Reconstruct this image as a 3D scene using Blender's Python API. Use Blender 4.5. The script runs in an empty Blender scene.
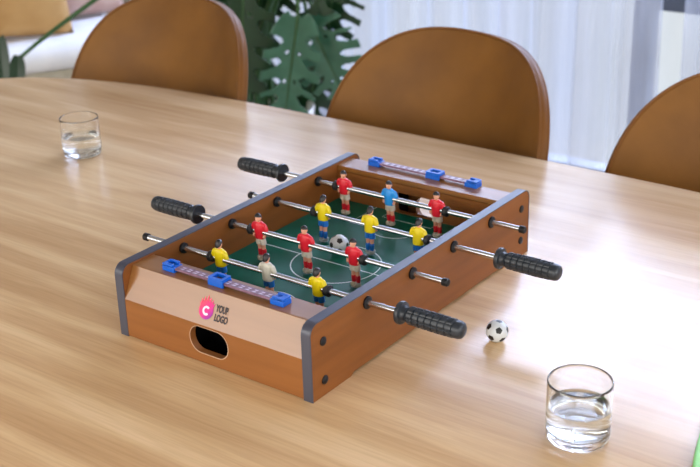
import bpy, bmesh, math, random
from mathutils import Vector, Matrix
random.seed(7)
PI = math.pi
SC = bpy.context.scene
COL = SC.collection
T = 0.75                                    # height of the table top

# ------------------------------------------------------------------ materials
def lin(r, g, b):
    f = lambda c: (c/255/12.92 if c/255 <= .04045 else ((c/255+.055)/1.055)**2.4)
    return (f(r), f(g), f(b), 1)

def mat(name, rgb, rough=.5, metal=0., spec=.5, coat=0., **kw):
    m = bpy.data.materials.new(name); m.use_nodes = True
    b = m.node_tree.nodes['Principled BSDF']
    b.inputs['Base Color'].default_value = lin(*rgb)
    b.inputs['Roughness'].default_value = rough
    b.inputs['Metallic'].default_value = metal
    b.inputs['Specular IOR Level'].default_value = spec
    b.inputs['Coat Weight'].default_value = coat
    for k, v in kw.items():
        b.inputs[k.replace('_', ' ')].default_value = v
    return m

def nz(m):
    return m.node_tree.nodes, m.node_tree.links, m.node_tree.nodes['Principled BSDF']

def vary(m, c1, c2, scale=(1, 1, 1), noise=5., detail=6., rough=None, bump=0., bscale=None, lo=.3, hi=.7, dist=0.):
    """object-space noise between two colours, optional bump"""
    n, l, b = nz(m)
    tc = n.new('ShaderNodeTexCoord'); mp = n.new('ShaderNodeMapping')
    mp.inputs['Scale'].default_value = scale
    l.new(tc.outputs['Object'], mp.inputs['Vector'])
    t = n.new('ShaderNodeTexNoise'); t.inputs['Scale'].default_value = noise
    t.inputs['Detail'].default_value = detail; t.inputs['Distortion'].default_value = dist
    l.new(mp.outputs['Vector'], t.inputs['Vector'])
    r = n.new('ShaderNodeValToRGB'); e = r.color_ramp.elements
    e[0].position = lo; e[0].color = lin(*c1); e[1].position = hi; e[1].color = lin(*c2)
    l.new(t.outputs['Fac'], r.inputs['Fac']); l.new(r.outputs['Color'], b.inputs['Base Color'])
    if rough:
        mr = n.new('ShaderNodeMapRange'); mr.inputs['To Min'].default_value = rough[0]; mr.inputs['To Max'].default_value = rough[1]
        l.new(t.outputs['Fac'], mr.inputs['Value']); l.new(mr.outputs['Result'], b.inputs['Roughness'])
    if bump:
        t2 = n.new('ShaderNodeTexNoise'); t2.inputs['Scale'].default_value = bscale or noise*4; t2.inputs['Detail'].default_value = 4
        l.new(mp.outputs['Vector'], t2.inputs['Vector'])
        bp = n.new('ShaderNodeBump'); bp.inputs['Strength'].default_value = bump; bp.inputs['Distance'].default_value = .002
        l.new(t2.outputs['Fac'], bp.inputs['Height']); l.new(bp.outputs['Normal'], b.inputs['Normal'])
    return m

def oak():
    m = mat('oak_table', (200, 160, 110), .26, spec=.8)
    n, l, b = nz(m)
    tc = n.new('ShaderNodeTexCoord'); mp = n.new('ShaderNodeMapping'); mp.inputs['Scale'].default_value = (.55, 7, 1)
    l.new(tc.outputs['Object'], mp.inputs['Vector'])
    a = n.new('ShaderNodeTexNoise'); a.inputs['Scale'].default_value = 3.2; a.inputs['Detail'].default_value = 7; a.inputs['Distortion'].default_value = .5
    l.new(mp.outputs['Vector'], a.inputs['Vector'])
    r = n.new('ShaderNodeValToRGB'); e = r.color_ramp.elements
    e[0].position = .30; e[0].color = lin(190, 152, 107); e[1].position = .68; e[1].color = lin(222, 190, 147)
    x = e.new(.5); x.color = lin(209, 174, 129)
    l.new(a.outputs['Fac'], r.inputs['Fac'])
    mp2 = n.new('ShaderNodeMapping'); mp2.inputs['Scale'].default_value = (6, 160, 1)
    l.new(tc.outputs['Object'], mp2.inputs['Vector'])
    f = n.new('ShaderNodeTexNoise'); f.inputs['Scale'].default_value = 2.; f.inputs['Detail'].default_value = 3
    l.new(mp2.outputs['Vector'], f.inputs['Vector'])
    mx = n.new('ShaderNodeMix'); mx.data_type = 'RGBA'; mx.blend_type = 'MULTIPLY'
    r2 = n.new('ShaderNodeValToRGB'); e2 = r2.color_ramp.elements
    e2[0].position = .3; e2[0].color = (.84, .82, .78, 1); e2[1].position = .6; e2[1].color = (1, 1, 1, 1)
    l.new(f.outputs['Fac'], r2.inputs['Fac'])
    mx.inputs['Factor'].default_value = .7
    l.new(r.outputs['Color'], mx.inputs['A']); l.new(r2.outputs['Color'], mx.inputs['B'])
    l.new(mx.outputs['Result'], b.inputs['Base Color'])
    mr = n.new('ShaderNodeMapRange'); mr.inputs['To Min'].default_value = .22; mr.inputs['To Max'].default_value = .28
    l.new(a.outputs['Fac'], mr.inputs['Value']); l.new(mr.outputs['Result'], b.inputs['Roughness'])
    return m

M = {}
M['oak'] = oak()
M['boxwood'] = vary(mat('box_wood', (122, 71, 29), .45, spec=.34), (115, 67, 27), (138, 83, 36), (18, 1.2, 18), 3, 6, lo=.25, hi=.75)
M['endwood'] = vary(mat('end_wood', (134, 80, 32), .28, spec=1.), (128, 82, 34), (146, 98, 48), (1.2, 18, 18), 3, 6, lo=.25, hi=.75)
M['frontwood'] = vary(mat('front_wood', (138, 84, 38), .40, spec=.36), (128, 78, 35), (150, 95, 47), (1.2, 18, 18), 3, 6, lo=.25, hi=.75)
M['band'] = mat('edge_banding', (62, 64, 78), .32, spec=.6)
M['black'] = mat('black_plastic', (17, 18, 21), .48, spec=.35)
M['rubber'] = mat('black_rubber', (26, 27, 30), .55)
M['chute_shade_black'] = mat('chute_shade_black', (9, 9, 10), .9, spec=.1)  # shade inside the end box, put into the chute's colour
M['grip'] = mat('grip_plastic', (36, 42, 49), .36)
M['steel'] = mat('steel_rod', (205, 208, 212), .22, metal=1.)
M['felt'] = vary(mat('playing_field', (8, 100, 76), .36, spec=.18), (6, 86, 66), (10, 98, 78), (1, 1, 1), 30, 3)
M['line'] = mat('white_line', (205, 220, 215), .4)
M['blue'] = mat('blue_plastic', (8, 92, 196), .32)
M['rail'] = vary(mat('score_strip', (120, 84, 100), .3), (112, 76, 92), (140, 108, 126), (1, 1, 1), 120, 2)
M['railmark'] = mat('score_mark', (205, 190, 208), .35)
M['skin'] = mat('player_skin', (222, 160, 132), .42)
M['hair'] = mat('player_hair', (28, 24, 26), .4)
M['shirt_red'] = mat('shirt_red', (208, 28, 46), .38)
M['shirt_yellow'] = mat('shirt_yellow', (222, 200, 8), .38)
M['shirt_blue'] = mat('shirt_blue', (38, 140, 218), .38)
M['shirt_white'] = mat('shirt_white', (196, 194, 180), .42)
M['short_white'] = mat('shorts_white', (205, 194, 180), .42)
M['short_blue'] = mat('shorts_blue', (22, 104, 190), .38)
M['shoe'] = mat('player_shoe', (184, 178, 162), .45)
M['shoe_grey'] = mat('player_shoe_grey', (150, 158, 158), .45)
M['ball_white'] = mat('ball_white', (202, 208, 212), .35)
M['ball_black'] = mat('ball_black', (18, 18, 20), .4)
M['leather'] = vary(mat('tan_leather', (122, 78, 28), .5, spec=.22), (98, 62, 22), (138, 94, 40), (1, 1, 1), 5, 5, rough=(.42, .56), bump=.12, bscale=160, lo=.25, hi=.75)
M['leather_rim'] = vary(mat('tan_leather_rim', (116, 74, 30), .5, spec=.25), (102, 64, 24), (126, 82, 34), (1, 1, 1), 5, 4)
M['leg_metal'] = mat('black_leg_metal', (28, 28, 30), .45, metal=.6)
M['logo_pink'] = None
M['logo_white'] = mat('logo_white', (245, 215, 235), .5)
M['logo_text'] = mat('logo_text', (48, 40, 44), .5)
M['wall'] = vary(mat('wall_paint', (226, 222, 214), .8, spec=.2), (222, 218, 210), (230, 226, 219), (1, 1, 1), 3, 3)
M['ceiling'] = mat('ceiling_paint', (226, 224, 220), .85, spec=.2)
M['floor'] = vary(mat('floor_wood', (150, 132, 112), .45), (138, 120, 100), (166, 148, 126), (1, 12, 1), 2, 5)
M['frame'] = mat('window_frame', (70, 76, 86), .45)
M['white_fabric'] = vary(mat('white_fabric', (232, 236, 240), .85, spec=.2), (226, 231, 238), (238, 241, 244), (1, 1, 1), 14, 4, bump=.3, bscale=60)
M['beige_fabric'] = vary(mat('beige_fabric', (176, 170, 152), .9, spec=.2), (168, 162, 144), (184, 178, 160), (1, 1, 1), 40, 4)
M['tan_fabric'] = vary(mat('tan_fabric', (180, 140, 88), .8, spec=.2), (172, 132, 80), (190, 152, 100), (1, 1, 1), 9, 4, bump=.3, bscale=200)
M['pink_fabric'] = vary(mat('dusty_pink_fabric', (196, 160, 146), .8, spec=.2), (184, 146, 132), (208, 178, 166), (1, 1, 1), 9, 4, bump=.3, bscale=200)
M['leaf'] = vary(mat('monstera_leaf', (44, 98, 76), .30, spec=.6, coat=.25), (36, 90, 68), (66, 118, 96), (1, 1, 1), 9, 4)
M['leaf_dark_shaded'] = vary(mat('monstera_leaf_dark_shaded', (14, 50, 24), .36), (10, 42, 19), (20, 62, 30), (1, 1, 1), 9, 4)  # shade on the background leaves put into a darker green
M['stem'] = mat('plant_stem', (46, 86, 40), .5)
M['soil'] = vary(mat('soil', (52, 38, 28), .95), (40, 28, 20), (66, 50, 38), (1, 1, 1), 60, 4)
M['pot'] = mat('ceramic_pot', (215, 212, 205), .4)
M['bright_leaf'] = vary(mat('bright_leaf', (112, 196, 66), .45), (100, 186, 54), (132, 208, 88), (1, 1, 1), 30, 3)
M['rail_metal'] = mat('curtain_rail_metal', (190, 190, 195), .35, metal=.8)

def logo_mat():
    m = mat('logo_pink', (225, 30, 120), .5)
    n, l, b = nz(m)
    tc = n.new('ShaderNodeTexCoord'); sp = n.new('ShaderNodeSeparateXYZ'); l.new(tc.outputs['Object'], sp.inputs['Vector'])
    ad = n.new('ShaderNodeMath'); ad.operation = 'SUBTRACT'
    l.new(sp.outputs['Y'], ad.inputs[0]); l.new(sp.outputs['X'], ad.inputs[1])
    mr = n.new('ShaderNodeMapRange'); mr.inputs['From Min'].default_value = -.014; mr.inputs['From Max'].default_value = .014
    l.new(ad.outputs[0], mr.inputs['Value'])
    r = n.new('ShaderNodeValToRGB'); e = r.color_ramp.elements
    e[0].color = lin(150, 20, 150); e[1].color = lin(255, 60, 100); x = e.new(.55); x.color = lin(236, 22, 128)
    l.new(mr.outputs['Result'], r.inputs['Fac']); l.new(r.outputs['Color'], b.inputs['Base Color'])
    return m
M['logo_pink'] = logo_mat()

def glass(name, ior, col=(1, 1, 1, 1)):
    m = mat(name, (255, 255, 255), 0.)
    n, l, b = nz(m)
    b.inputs['Transmission Weight'].default_value = 1; b.inputs['IOR'].default_value = ior
    b.inputs['Base Color'].default_value = col; b.inputs['Roughness'].default_value = 0.
    return m
M['glass'] = glass('clear_glass', 1.47, (.985, .995, .99, 1))
M['water'] = glass('water', 1.33, (.99, 1, 1, 1))

def pane_mat():
    m = bpy.data.materials.new('window_glass'); m.use_nodes = True
    n, l = m.node_tree.nodes, m.node_tree.links; n.clear()
    o = n.new('ShaderNodeOutputMaterial'); t = n.new('ShaderNodeBsdfTransparent'); g = n.new('ShaderNodeBsdfGlossy')
    g.inputs['Roughness'].default_value = .02; t.inputs['Color'].default_value = (.96, .98, .98, 1)
    mx = n.new('ShaderNodeMixShader'); mx.inputs[0].default_value = .05
    l.new(t.outputs[0], mx.inputs[1]); l.new(g.outputs[0], mx.inputs[2]); l.new(mx.outputs[0], o.inputs['Surface'])
    return m
M['pane'] = pane_mat()

def sheer_mat():
    m = bpy.data.materials.new('sheer_curtain'); m.use_nodes = True
    n, l = m.node_tree.nodes, m.node_tree.links; n.clear()
    o = n.new('ShaderNodeOutputMaterial')
    tp = n.new('ShaderNodeBsdfTransparent'); tp.inputs['Color'].default_value = (1, 1, 1, 1)
    tl = n.new('ShaderNodeBsdfTranslucent'); df = n.new('ShaderNodeBsdfDiffuse')
    tl.inputs['Color'].default_value = lin(120, 124, 132); df.inputs['Color'].default_value = lin(205, 206, 210)
    m1 = n.new('ShaderNodeMixShader'); m1.inputs[0].default_value = .5
    l.new(tl.outputs[0], m1.inputs[1]); l.new(df.outputs[0], m1.inputs[2])
    tc = n.new('ShaderNodeTexCoord'); mp = n.new('ShaderNodeMapping'); mp.inputs['Scale'].default_value = (1, 1, .1)
    l.new(tc.outputs['Object'], mp.inputs['Vector'])
    t = n.new('ShaderNodeTexNoise'); t.inputs['Scale'].default_value = 9; t.inputs['Detail'].default_value = 4; t.inputs['Roughness'].default_value = .55
    l.new(mp.outputs['Vector'], t.inputs['Vector'])
    mr = n.new('ShaderNodeMapRange'); mr.inputs['From Min'].default_value = .3; mr.inputs['From Max'].default_value = .7; mr.inputs['To Min'].default_value = SHEER[0]; mr.inputs['To Max'].default_value = SHEER[1]
    l.new(t.outputs['Fac'], mr.inputs['Value'])
    m2 = n.new('ShaderNodeMixShader'); l.new(mr.outputs['Result'], m2.inputs[0])
    l.new(m1.outputs[0], m2.inputs[1]); l.new(tp.outputs[0], m2.inputs[2])
    l.new(m2.outputs[0], o.inputs['Surface'])
    return m
SHEER = (.26, .56)
M['sheer'] = sheer_mat()

# ------------------------------------------------------------------ mesh helpers
class MB:
    def __init__(s): s.v = []; s.f = []; s.m = []
    def add(s, v, f, mi=0):
        o = len(s.v); s.v += [tuple(p) for p in v]
        s.f += [tuple(i+o for i in q) for q in f]; s.m += [mi]*len(f); return s
    def box(s, x0, x1, y0, y1, z0, z1, mi=0, mtx=None):
        v = [(x, y, z) for z in (z0, z1) for y in (y0, y1) for x in (x0, x1)]
        if mtx is not None: v = [mtx @ Vector(p) for p in v]
        return s.add(v, [(0, 2, 3, 1), (4, 5, 7, 6), (0, 1, 5, 4), (1, 3, 7, 5), (3, 2, 6, 7), (2, 0, 4, 6)], mi)
    def loft(s, rings, mi=0, caps=True, closed=True):
        n = len(rings[0]); v = [p for r in rings for p in r]; f = []
        for i in range(len(rings)-1):
            for j in range(n if closed else n-1):
                k = (j+1) % n
                f.append((i*n+j, i*n+k, (i+1)*n+k, (i+1)*n+j))
        if caps: f.append(tuple(range(n-1, -1, -1))); f.append(tuple((len(rings)-1)*n+j for j in range(n)))
        return s.add(v, f, mi)
    def ell(s, secs, n=16, mi=0):
        """vertical stack of ellipses: (cx,cy,z,rx,ry)"""
        return s.loft([[(cx+rx*math.cos(2*PI*j/n), cy+ry*math.sin(2*PI*j/n), z) for j in range(n)] for cx, cy, z, rx, ry in secs], mi)
    def tube(s, pts, rad, n=10, mi=0, caps=True):
        pts = [Vector(p) for p in pts]; rings = []
        rad = rad if isinstance(rad, (list, tuple)) else [rad]*len(pts)
        up = None
        for i, p in enumerate(pts):
            d = (pts[min(i+1, len(pts)-1)]-pts[max(i-1, 0)]).normalized()
            if up is None: up = d.orthogonal().normalized()
            up = (up-d*up.dot(d)).normalized(); w = d.cross(up)
            rings.append([p+(up*math.cos(2*PI*j/n)+w*math.sin(2*PI*j/n))*rad[i] for j in range(n)])
        return s.loft(rings, mi, caps)
    def lathe(s, prof, n=32, axis='Z', mi=0, caps=True, fl=None):
        rings = []
        for h, r in prof:
            ring = []
            for j in range(n):
                a = 2*PI*j/n; rr = r*(fl(h, j) if fl else 1)
                c, q = rr*math.cos(a), rr*math.sin(a)
                ring.append((c, q, h) if axis == 'Z' else (h, c, q))
            rings.append(ring)
        return s.loft(rings, mi, caps)
    def sphere(s, c, r, nu=16, nv=10, mi=0):
        rx, ry, rz = r if isinstance(r, tuple) else (r, r, r)
        rings = []
        for i in range(1, nv):
            a = PI*i/nv-PI/2
            rings.append([(c[0]+rx*math.cos(a)*math.cos(2*PI*j/nu), c[1]+ry*math.cos(a)*math.sin(2*PI*j/nu), c[2]+rz*math.sin(a)) for j in range(nu)])
        return s.loft(rings, mi)
    def build(s, name, mats, parent=None, smooth=True, bevel=0, fix=True, sub=0, angle=None):
        me = bpy.data.meshes.new(name); me.from_pydata(s.v, [], s.f)
        mats = mats if isinstance(mats, (list, tuple)) else [mats]
        for m in mats: me.materials.append(m)
        for p, mi in zip(me.polygons, s.m): p.material_index = mi
        if fix:
            bm = bmesh.new(); bm.from_mesh(me); bmesh.ops.recalc_face_normals(bm, faces=bm.faces); bm.to_mesh(me); bm.free()
        return link(name, me, parent, smooth, bevel, sub, angle)

def link(name, me, parent=None, smooth=True, bevel=0, sub=0, angle=None):
    o = bpy.data.objects.new(name, me); COL.objects.link(o)
    if parent: o.parent = parent
    if smooth:
        for p in me.polygons: p.use_smooth = True
        bm = bmesh.new(); bm.from_mesh(me)
        lim = angle or math.radians(38)
        for e in bm.edges:
            if len(e.link_faces) == 2 and e.calc_face_angle(0) > lim: e.smooth = False
        bm.to_mesh(me); bm.free()
    if bevel:
        b = o.modifiers.new('bevel', 'BEVEL'); b.width = bevel; b.segments = 2; b.limit_method = 'ANGLE'; b.angle_limit = math.radians(40)
        b.harden_normals = False
    if sub:
        q = o.modifiers.new('sub', 'SUBSURF'); q.levels = sub; q.render_levels = sub
    return o

def plate_mesh(outers, holes, thick, mtx=None, extra_bevel=0):
    """flat plate (outline + holes) extruded along local z, centred"""
    cu = bpy.data.curves.new('tmp', 'CURVE'); cu.dimensions = '2D'; cu.fill_mode = 'BOTH'; cu.extrude = thick/2; cu.bevel_depth = extra_bevel
    for ring in list(outers)+list(holes):
        sp = cu.splines.new('POLY'); sp.points.add(len(ring)-1)
        for q, p in zip(sp.points, ring): q.co = (p[0], p[1], 0, 1)
        sp.use_cyclic_u = True
    o = bpy.data.objects.new('tmp', cu); COL.objects.link(o)
    dg = bpy.context.evaluated_depsgraph_get(); dg.update()
    me = bpy.data.meshes.new_from_object(o.evaluated_get(dg))
    COL.objects.unlink(o); bpy.data.objects.remove(o)
    if mtx is not None: me.transform(mtx)
    return me

def mesh_into(mb, me, mi=0):
    mb.add([v.co[:] for v in me.vertices], [tuple(p.vertices) for p in me.polygons], mi)

def text_mesh(txt, size, sx=1., bold=0., extrude=.00005):
    cu = bpy.data.curves.new('tmp', 'FONT'); cu.body = txt; cu.size = size; cu.offset = bold; cu.extrude = extrude
    cu.align_x = 'LEFT'
    o = bpy.data.objects.new('tmp', cu); COL.objects.link(o)
    dg = bpy.context.evaluated_depsgraph_get(); dg.update()
    me = bpy.data.meshes.new_from_object(o.evaluated_get(dg))
    COL.objects.unlink(o); bpy.data.objects.remove(o)
    me.transform(Matrix.Diagonal((sx, 1, 1, 1)))
    return me

def rrect(x0, x1, y0, y1, r, n=8):
    out = []
    for cx, cy, a0 in ((x1-r, y1-r, 0), (x0+r, y1-r, 90), (x0+r, y0+r, 180), (x1-r, y0+r, 270)):
        for i in range(n+1):
            a = math.radians(a0+90*i/n); out.append((cx+r*math.cos(a), cy+r*math.sin(a)))
    return out

def bez(p0, p1, p2, p3, n=20):
    out = []
    for i in range(n+1):
        t = i/n; u = 1-t
        out.append(Vector(p0)*u**3+Vector(p1)*3*u*u*t+Vector(p2)*3*u*t*t+Vector(p3)*t**3)
    return out

def tag(o, label=None, cat=None, group=None, kind=None):
    if label: o['label'] = label
    if cat: o['category'] = cat
    if group: o['group'] = group
    if kind: o['kind'] = kind
    return o

def empty(name, loc, rz=0.):
    o = bpy.data.objects.new(name, None); COL.objects.link(o)
    o.location = loc; o.rotation_euler = (0, 0, rz); o.empty_display_size = .05
    return o

def copy_tree(o, parent=None):
    c = o.copy(); COL.objects.link(c)
    if parent: c.parent = parent
    for ch in list(o.children): copy_tree(ch, c)
    return c

def structure(o): o['kind'] = 'structure'; return o

# ------------------------------------------------------------------ camera
yaw, pitch, roll = -0.643662, 0.403974, -0.0310005
cy, sy, cp, sp_, cr, sr = math.cos(yaw), math.sin(yaw), math.cos(pitch), math.sin(pitch), math.cos(roll), math.sin(roll)
fwd = Vector((sy*cp, cy*cp, -sp_)); right = Vector((cy, -sy, 0)); up = right.cross(fwd)
r2 = right*cr+up*sr; u2 = -right*sr+up*cr
CAM = Vector((0.91000, -0.92634, 0.71945+T)); FOC = 1213.845
cd = bpy.data.cameras.new('camera'); cam = bpy.data.objects.new('camera', cd); COL.objects.link(cam)
cam.matrix_world = Matrix(((r2.x, u2.x, -fwd.x, CAM.x), (r2.y, u2.y, -fwd.y, CAM.y), (r2.z, u2.z, -fwd.z, CAM.z), (0, 0, 0, 1)))
cd.sensor_width = 36; cd.sensor_fit = 'HORIZONTAL'; cd.lens = FOC/700*36; cd.clip_start = .05
cd.dof.use_dof = True; cd.dof.focus_distance = 1.50; cd.dof.aperture_fstop = 8.5
SC.camera = cam

def at_y(px, py, y):
    """the point of a plane y = const that the photograph shows at (px, py)"""
    d = fwd+r2*((px-350)/FOC)-u2*((py-233.5)/FOC)
    return CAM+d*((y-CAM.y)/d.y)
def at_z(px, py, z):
    d = fwd+r2*((px-350)/FOC)-u2*((py-233.5)/FOC)
    return CAM+d*((z-CAM.z)/d.z)

# ------------------------------------------------------------------ room
X0, X1, Y0, Y1, ZC = -4.2, 3.2, -3.2, 2.62, 3.0
structure(MB().box(X0-.1, X1+.1, Y0-.1, Y1+.1, -.1, 0).build('floor', M['floor'], smooth=False))
structure(MB().box(X0-.1, X1+.1, Y0-.1, Y1+.25, ZC, ZC+.1).build('ceiling', M['ceiling'], smooth=False))
structure(MB().box(X0-.1, X0, Y0, Y1, 0, ZC).build('wall_left', M['wall'], smooth=False))
WX0, WX1, WZ0, WZ1 = -2.55, 2.3, .0, 2.85
wb = MB()
wb.box(X0-.1, WX0, Y1, Y1+.2, 0, ZC).box(WX1, X1+.1, Y1, Y1+.2, 0, ZC).box(WX0, WX1, Y1, Y1+.2, WZ1, ZC)
structure(wb.build('wall_back', M['wall'], smooth=False))
# right wall and near wall with wide openings (daylight also comes in from the camera's side)
wr = MB().box(X1, X1+.1, Y0, Y1, 0, .9).box(X1, X1+.1, Y0, Y1, 2.4, ZC).box(X1, X1+.1, 1.2, Y1, .9, 2.4).box(X1, X1+.1, Y0, -2.6, .9, 2.4)
structure(wr.build('wall_right', M['wall'], smooth=False))
wn = MB().box(X0, -3.6, Y0-.1, Y0, 0, ZC).box(2.8, X1, Y0-.1, Y0, 0, ZC).box(-3.6, 2.8, Y0-.1, Y0, 2.5, ZC)
structure(wn.build('wall_front', M['wall'], smooth=False))
structure(MB().box(X0, X0+.015, Y0, Y1, 0, .09).build('baseboard_left', M['ceiling'], smooth=False))
# the window: frame with mullions, panes
win = structure(empty('window_1', ((WX0+WX1)/2, Y1+.1, 0)))
cxw = (WX0+WX1)/2
fr = MB(); hw = (WX1-WX0)/2
fr.box(-hw, hw, -.03, .03, WZ0, WZ0+.02).box(-hw, hw, -.03, .03, WZ1-.06, WZ1)
mull = [-hw+.03, -1.92-cxw, -.615-cxw, -.10-cxw, 1.1-cxw, hw-.03]
for mxx in mull: fr.box(mxx-.03, mxx+.03, -.028, .028, WZ0+.02, WZ1-.06)
fr.box(-.59-cxw, -.13-cxw, -.026, .026, .585, .66)
structure(fr.build('window_frame', M['frame'], win, smooth=False))
for a, b in zip(mull[:-1], mull[1:]):
    structure(MB().box(a+.03, b-.03, -.003, .003, WZ0+.02, WZ1-.06).build('window_pane', M['pane'], win, smooth=False))

# ------------------------------------------------------------------ curtains
def curtain(x0, x1, label, seed):
    rnd = random.Random(seed)
    rt = empty('sheer_curtain', ((x0+x1)/2, 2.45, 0)); tag(rt, label, 'curtain', 'sheer curtains at the window')
    nx = int((x1-x0)/.008); nzz = 10; mb = MB(); rows = []
    ph = [rnd.uniform(0, 6.28) for _ in range(4)]
    for k in range(nzz+1):
        z = .012+(2.88-.012)*k/nzz; row = []
        for i in range(nx+1):
            x = x0+(x1-x0)*i/nx
            w = .036*math.sin(x*2*PI/.15+ph[0]+1.3*math.sin(x*4.1+ph[1]))+.010*math.sin(x*2*PI/.052+ph[2]+.5*z)+.02*math.sin(x*7+ph[3]+.4*z)
            row.append((x-(x0+x1)/2+.006*math.sin(z*2+x*9), w*(1-.3*z/2.6), z))
        rows.append(row)
    mb.loft(rows, caps=False, closed=False)
    cl = mb.build('curtain_cloth', M['sheer'], rt, fix=False)
    hd = MB().box(x0-(x0+x1)/2, x1-(x0+x1)/2, -.012, .012, 2.875, 2.91)
    hd.build('heading_tape', M['white_fabric'], rt, smooth=False)
    return rt
curtain(-2.62, -.472, 'white sheer curtain hanging left of the bright gap, behind the plant and the middle chair', 3)
curtain(-.385, 2.2, 'white sheer curtain hanging right of the bright gap, behind the rightmost chair', 5)
rl = MB().tube([(-2.75, 2.45, 2.93), (2.4, 2.45, 2.93)], .012, 12)
rl.box(-2.72, -2.70, 2.45, 2.625, 2.925, 2.94).box(2.34, 2.36, 2.45, 2.625, 2.925, 2.94)
tag(rl.build('curtain_rail', M['rail_metal']), 'metal rail above the window carrying the sheer curtains', 'curtain rail')

# ------------------------------------------------------------------ dining table
TX, TY, TA, TB, TN = -.235, .265, 1.15, .601, 3.9
def toutline(a, b, n=160):
    out = []
    for i in range(n):
        t = 2*PI*i/n; c, s = math.cos(t), math.sin(t)
        out.append((a*math.copysign(abs(c)**(2/TN), c), b*math.copysign(abs(s)**(2/TN), s)))
    return out
dt = tag(empty('dining_table', (TX, TY, 0)), 'long pale oak dining table with rounded ends under the football game', 'table')
tp = MB(); rings = []
for ins, z in ((.050, -.034), (.022, -.026), (.004, -.010), (0, -.005), (.0015, -.0015), (.005, 0)):
    rings.append([(x, y, T+z) for x, y in toutline(TA-ins, TB-ins)])
tp.loft(rings); tp.build('tabletop', M['oak'], dt, angle=math.radians(30))
for sx in (-1, 1):
    for sy_ in (-1, 1):
        MB().tube([(sx*.74, sy_*.15, T-.035), (sx*.80, sy_*.185, 0)], [.035, .022], 20).build('leg', M['oak'], dt)
MB().box(-.78, .78, .30, .325, T-.10, T-.034).box(-.78, .78, -.325, -.30, T-.10, T-.034).box(-.78, -.755, -.30, .30, T-.10, T-.034).box(.755, .78, -.30, .30, T-.10, T-.034).build('apron', M['oak'], dt, smooth=False)

# ------------------------------------------------------------------ table football
L, W, H, TH = .5062, .31, .0975, .0133
RY = [.109+.0965*i for i in range(4)]; RZ = .083; FZ = .039
tf = tag(empty('table_football', (0, 0, T)), 'brown wooden tabletop football game with green pitch, steel rods and painted players', 'table football')
def side_outline(i=0.):
    r = .014-i
    o = [(i, 0)]
    for k in range(9):
        a = PI-PI/2*k/8; o.append((i+r+r*math.cos(a), H-i-r+r*math.sin(a)))
    for k in range(9):
        a = PI/2-PI/2*k/8; o.append((L-i-r+r*math.cos(a), H-i-r+r*math.sin(a)))
    o += [(L-i, 0), (L-.074, 0), (L-.079, .004), (.079, .004), (.074, 0)]
    return o
# local (y,z) plate -> world x thickness
PLX = lambda x: Matrix(((0, 0, 1, x), (1, 0, 0, 0), (0, 1, 0, 0), (0, 0, 0, 1)))
for s in (-1, 1):
    xc = s*(W/2-TH/2)
    me = plate_mesh([side_outline(.0012)], [], TH-.0006, PLX(xc)); me.materials.append(M['boxwood'])
    sp = link('side_panel', me, tf, smooth=False)
    out = side_outline(0)[:20]; inn = side_outline(.0013)[:20]
    bandring = out+inn[::-1]
    me = plate_mesh([bandring], [], TH, PLX(xc)); me.materials.append(M['band'])
    link('edge_banding', me, sp)['label'] = 'grey edge banding'
    for y, z in ((.023, .070), (.0235, .020), (L-.023, .073), (L-.023, .025)):
        mb = MB(); x = s*W/2
        mb.lathe([(x-s*.002, .0055), (x+s*.0008, .0055), (x+s*.0016, .0045), (x+s*.0018, .002)], 20, 'X')
        o = mb.build('screw_cap', M['black'], sp); o.data.transform(Matrix.Translation((0, y, z)))
    for y in RY:
        mb = MB(); xi, xo = s*(W/2-TH), s*W/2
        mb.lathe([(xi-s*.0045, .0055), (xi-s*.004, .0072), (xi-s*.0005, .0072), (xi+s*.0005, .0062), (xo-s*.0005, .0062), (xo, .0080), (xo+s*.0022, .0080), (xo+s*.003, .0060)], 24, 'X')
        o = mb.build('rod_bushing', M['black'], sp); o.data.transform(Matrix.Translation((0, y, RZ)))
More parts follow.
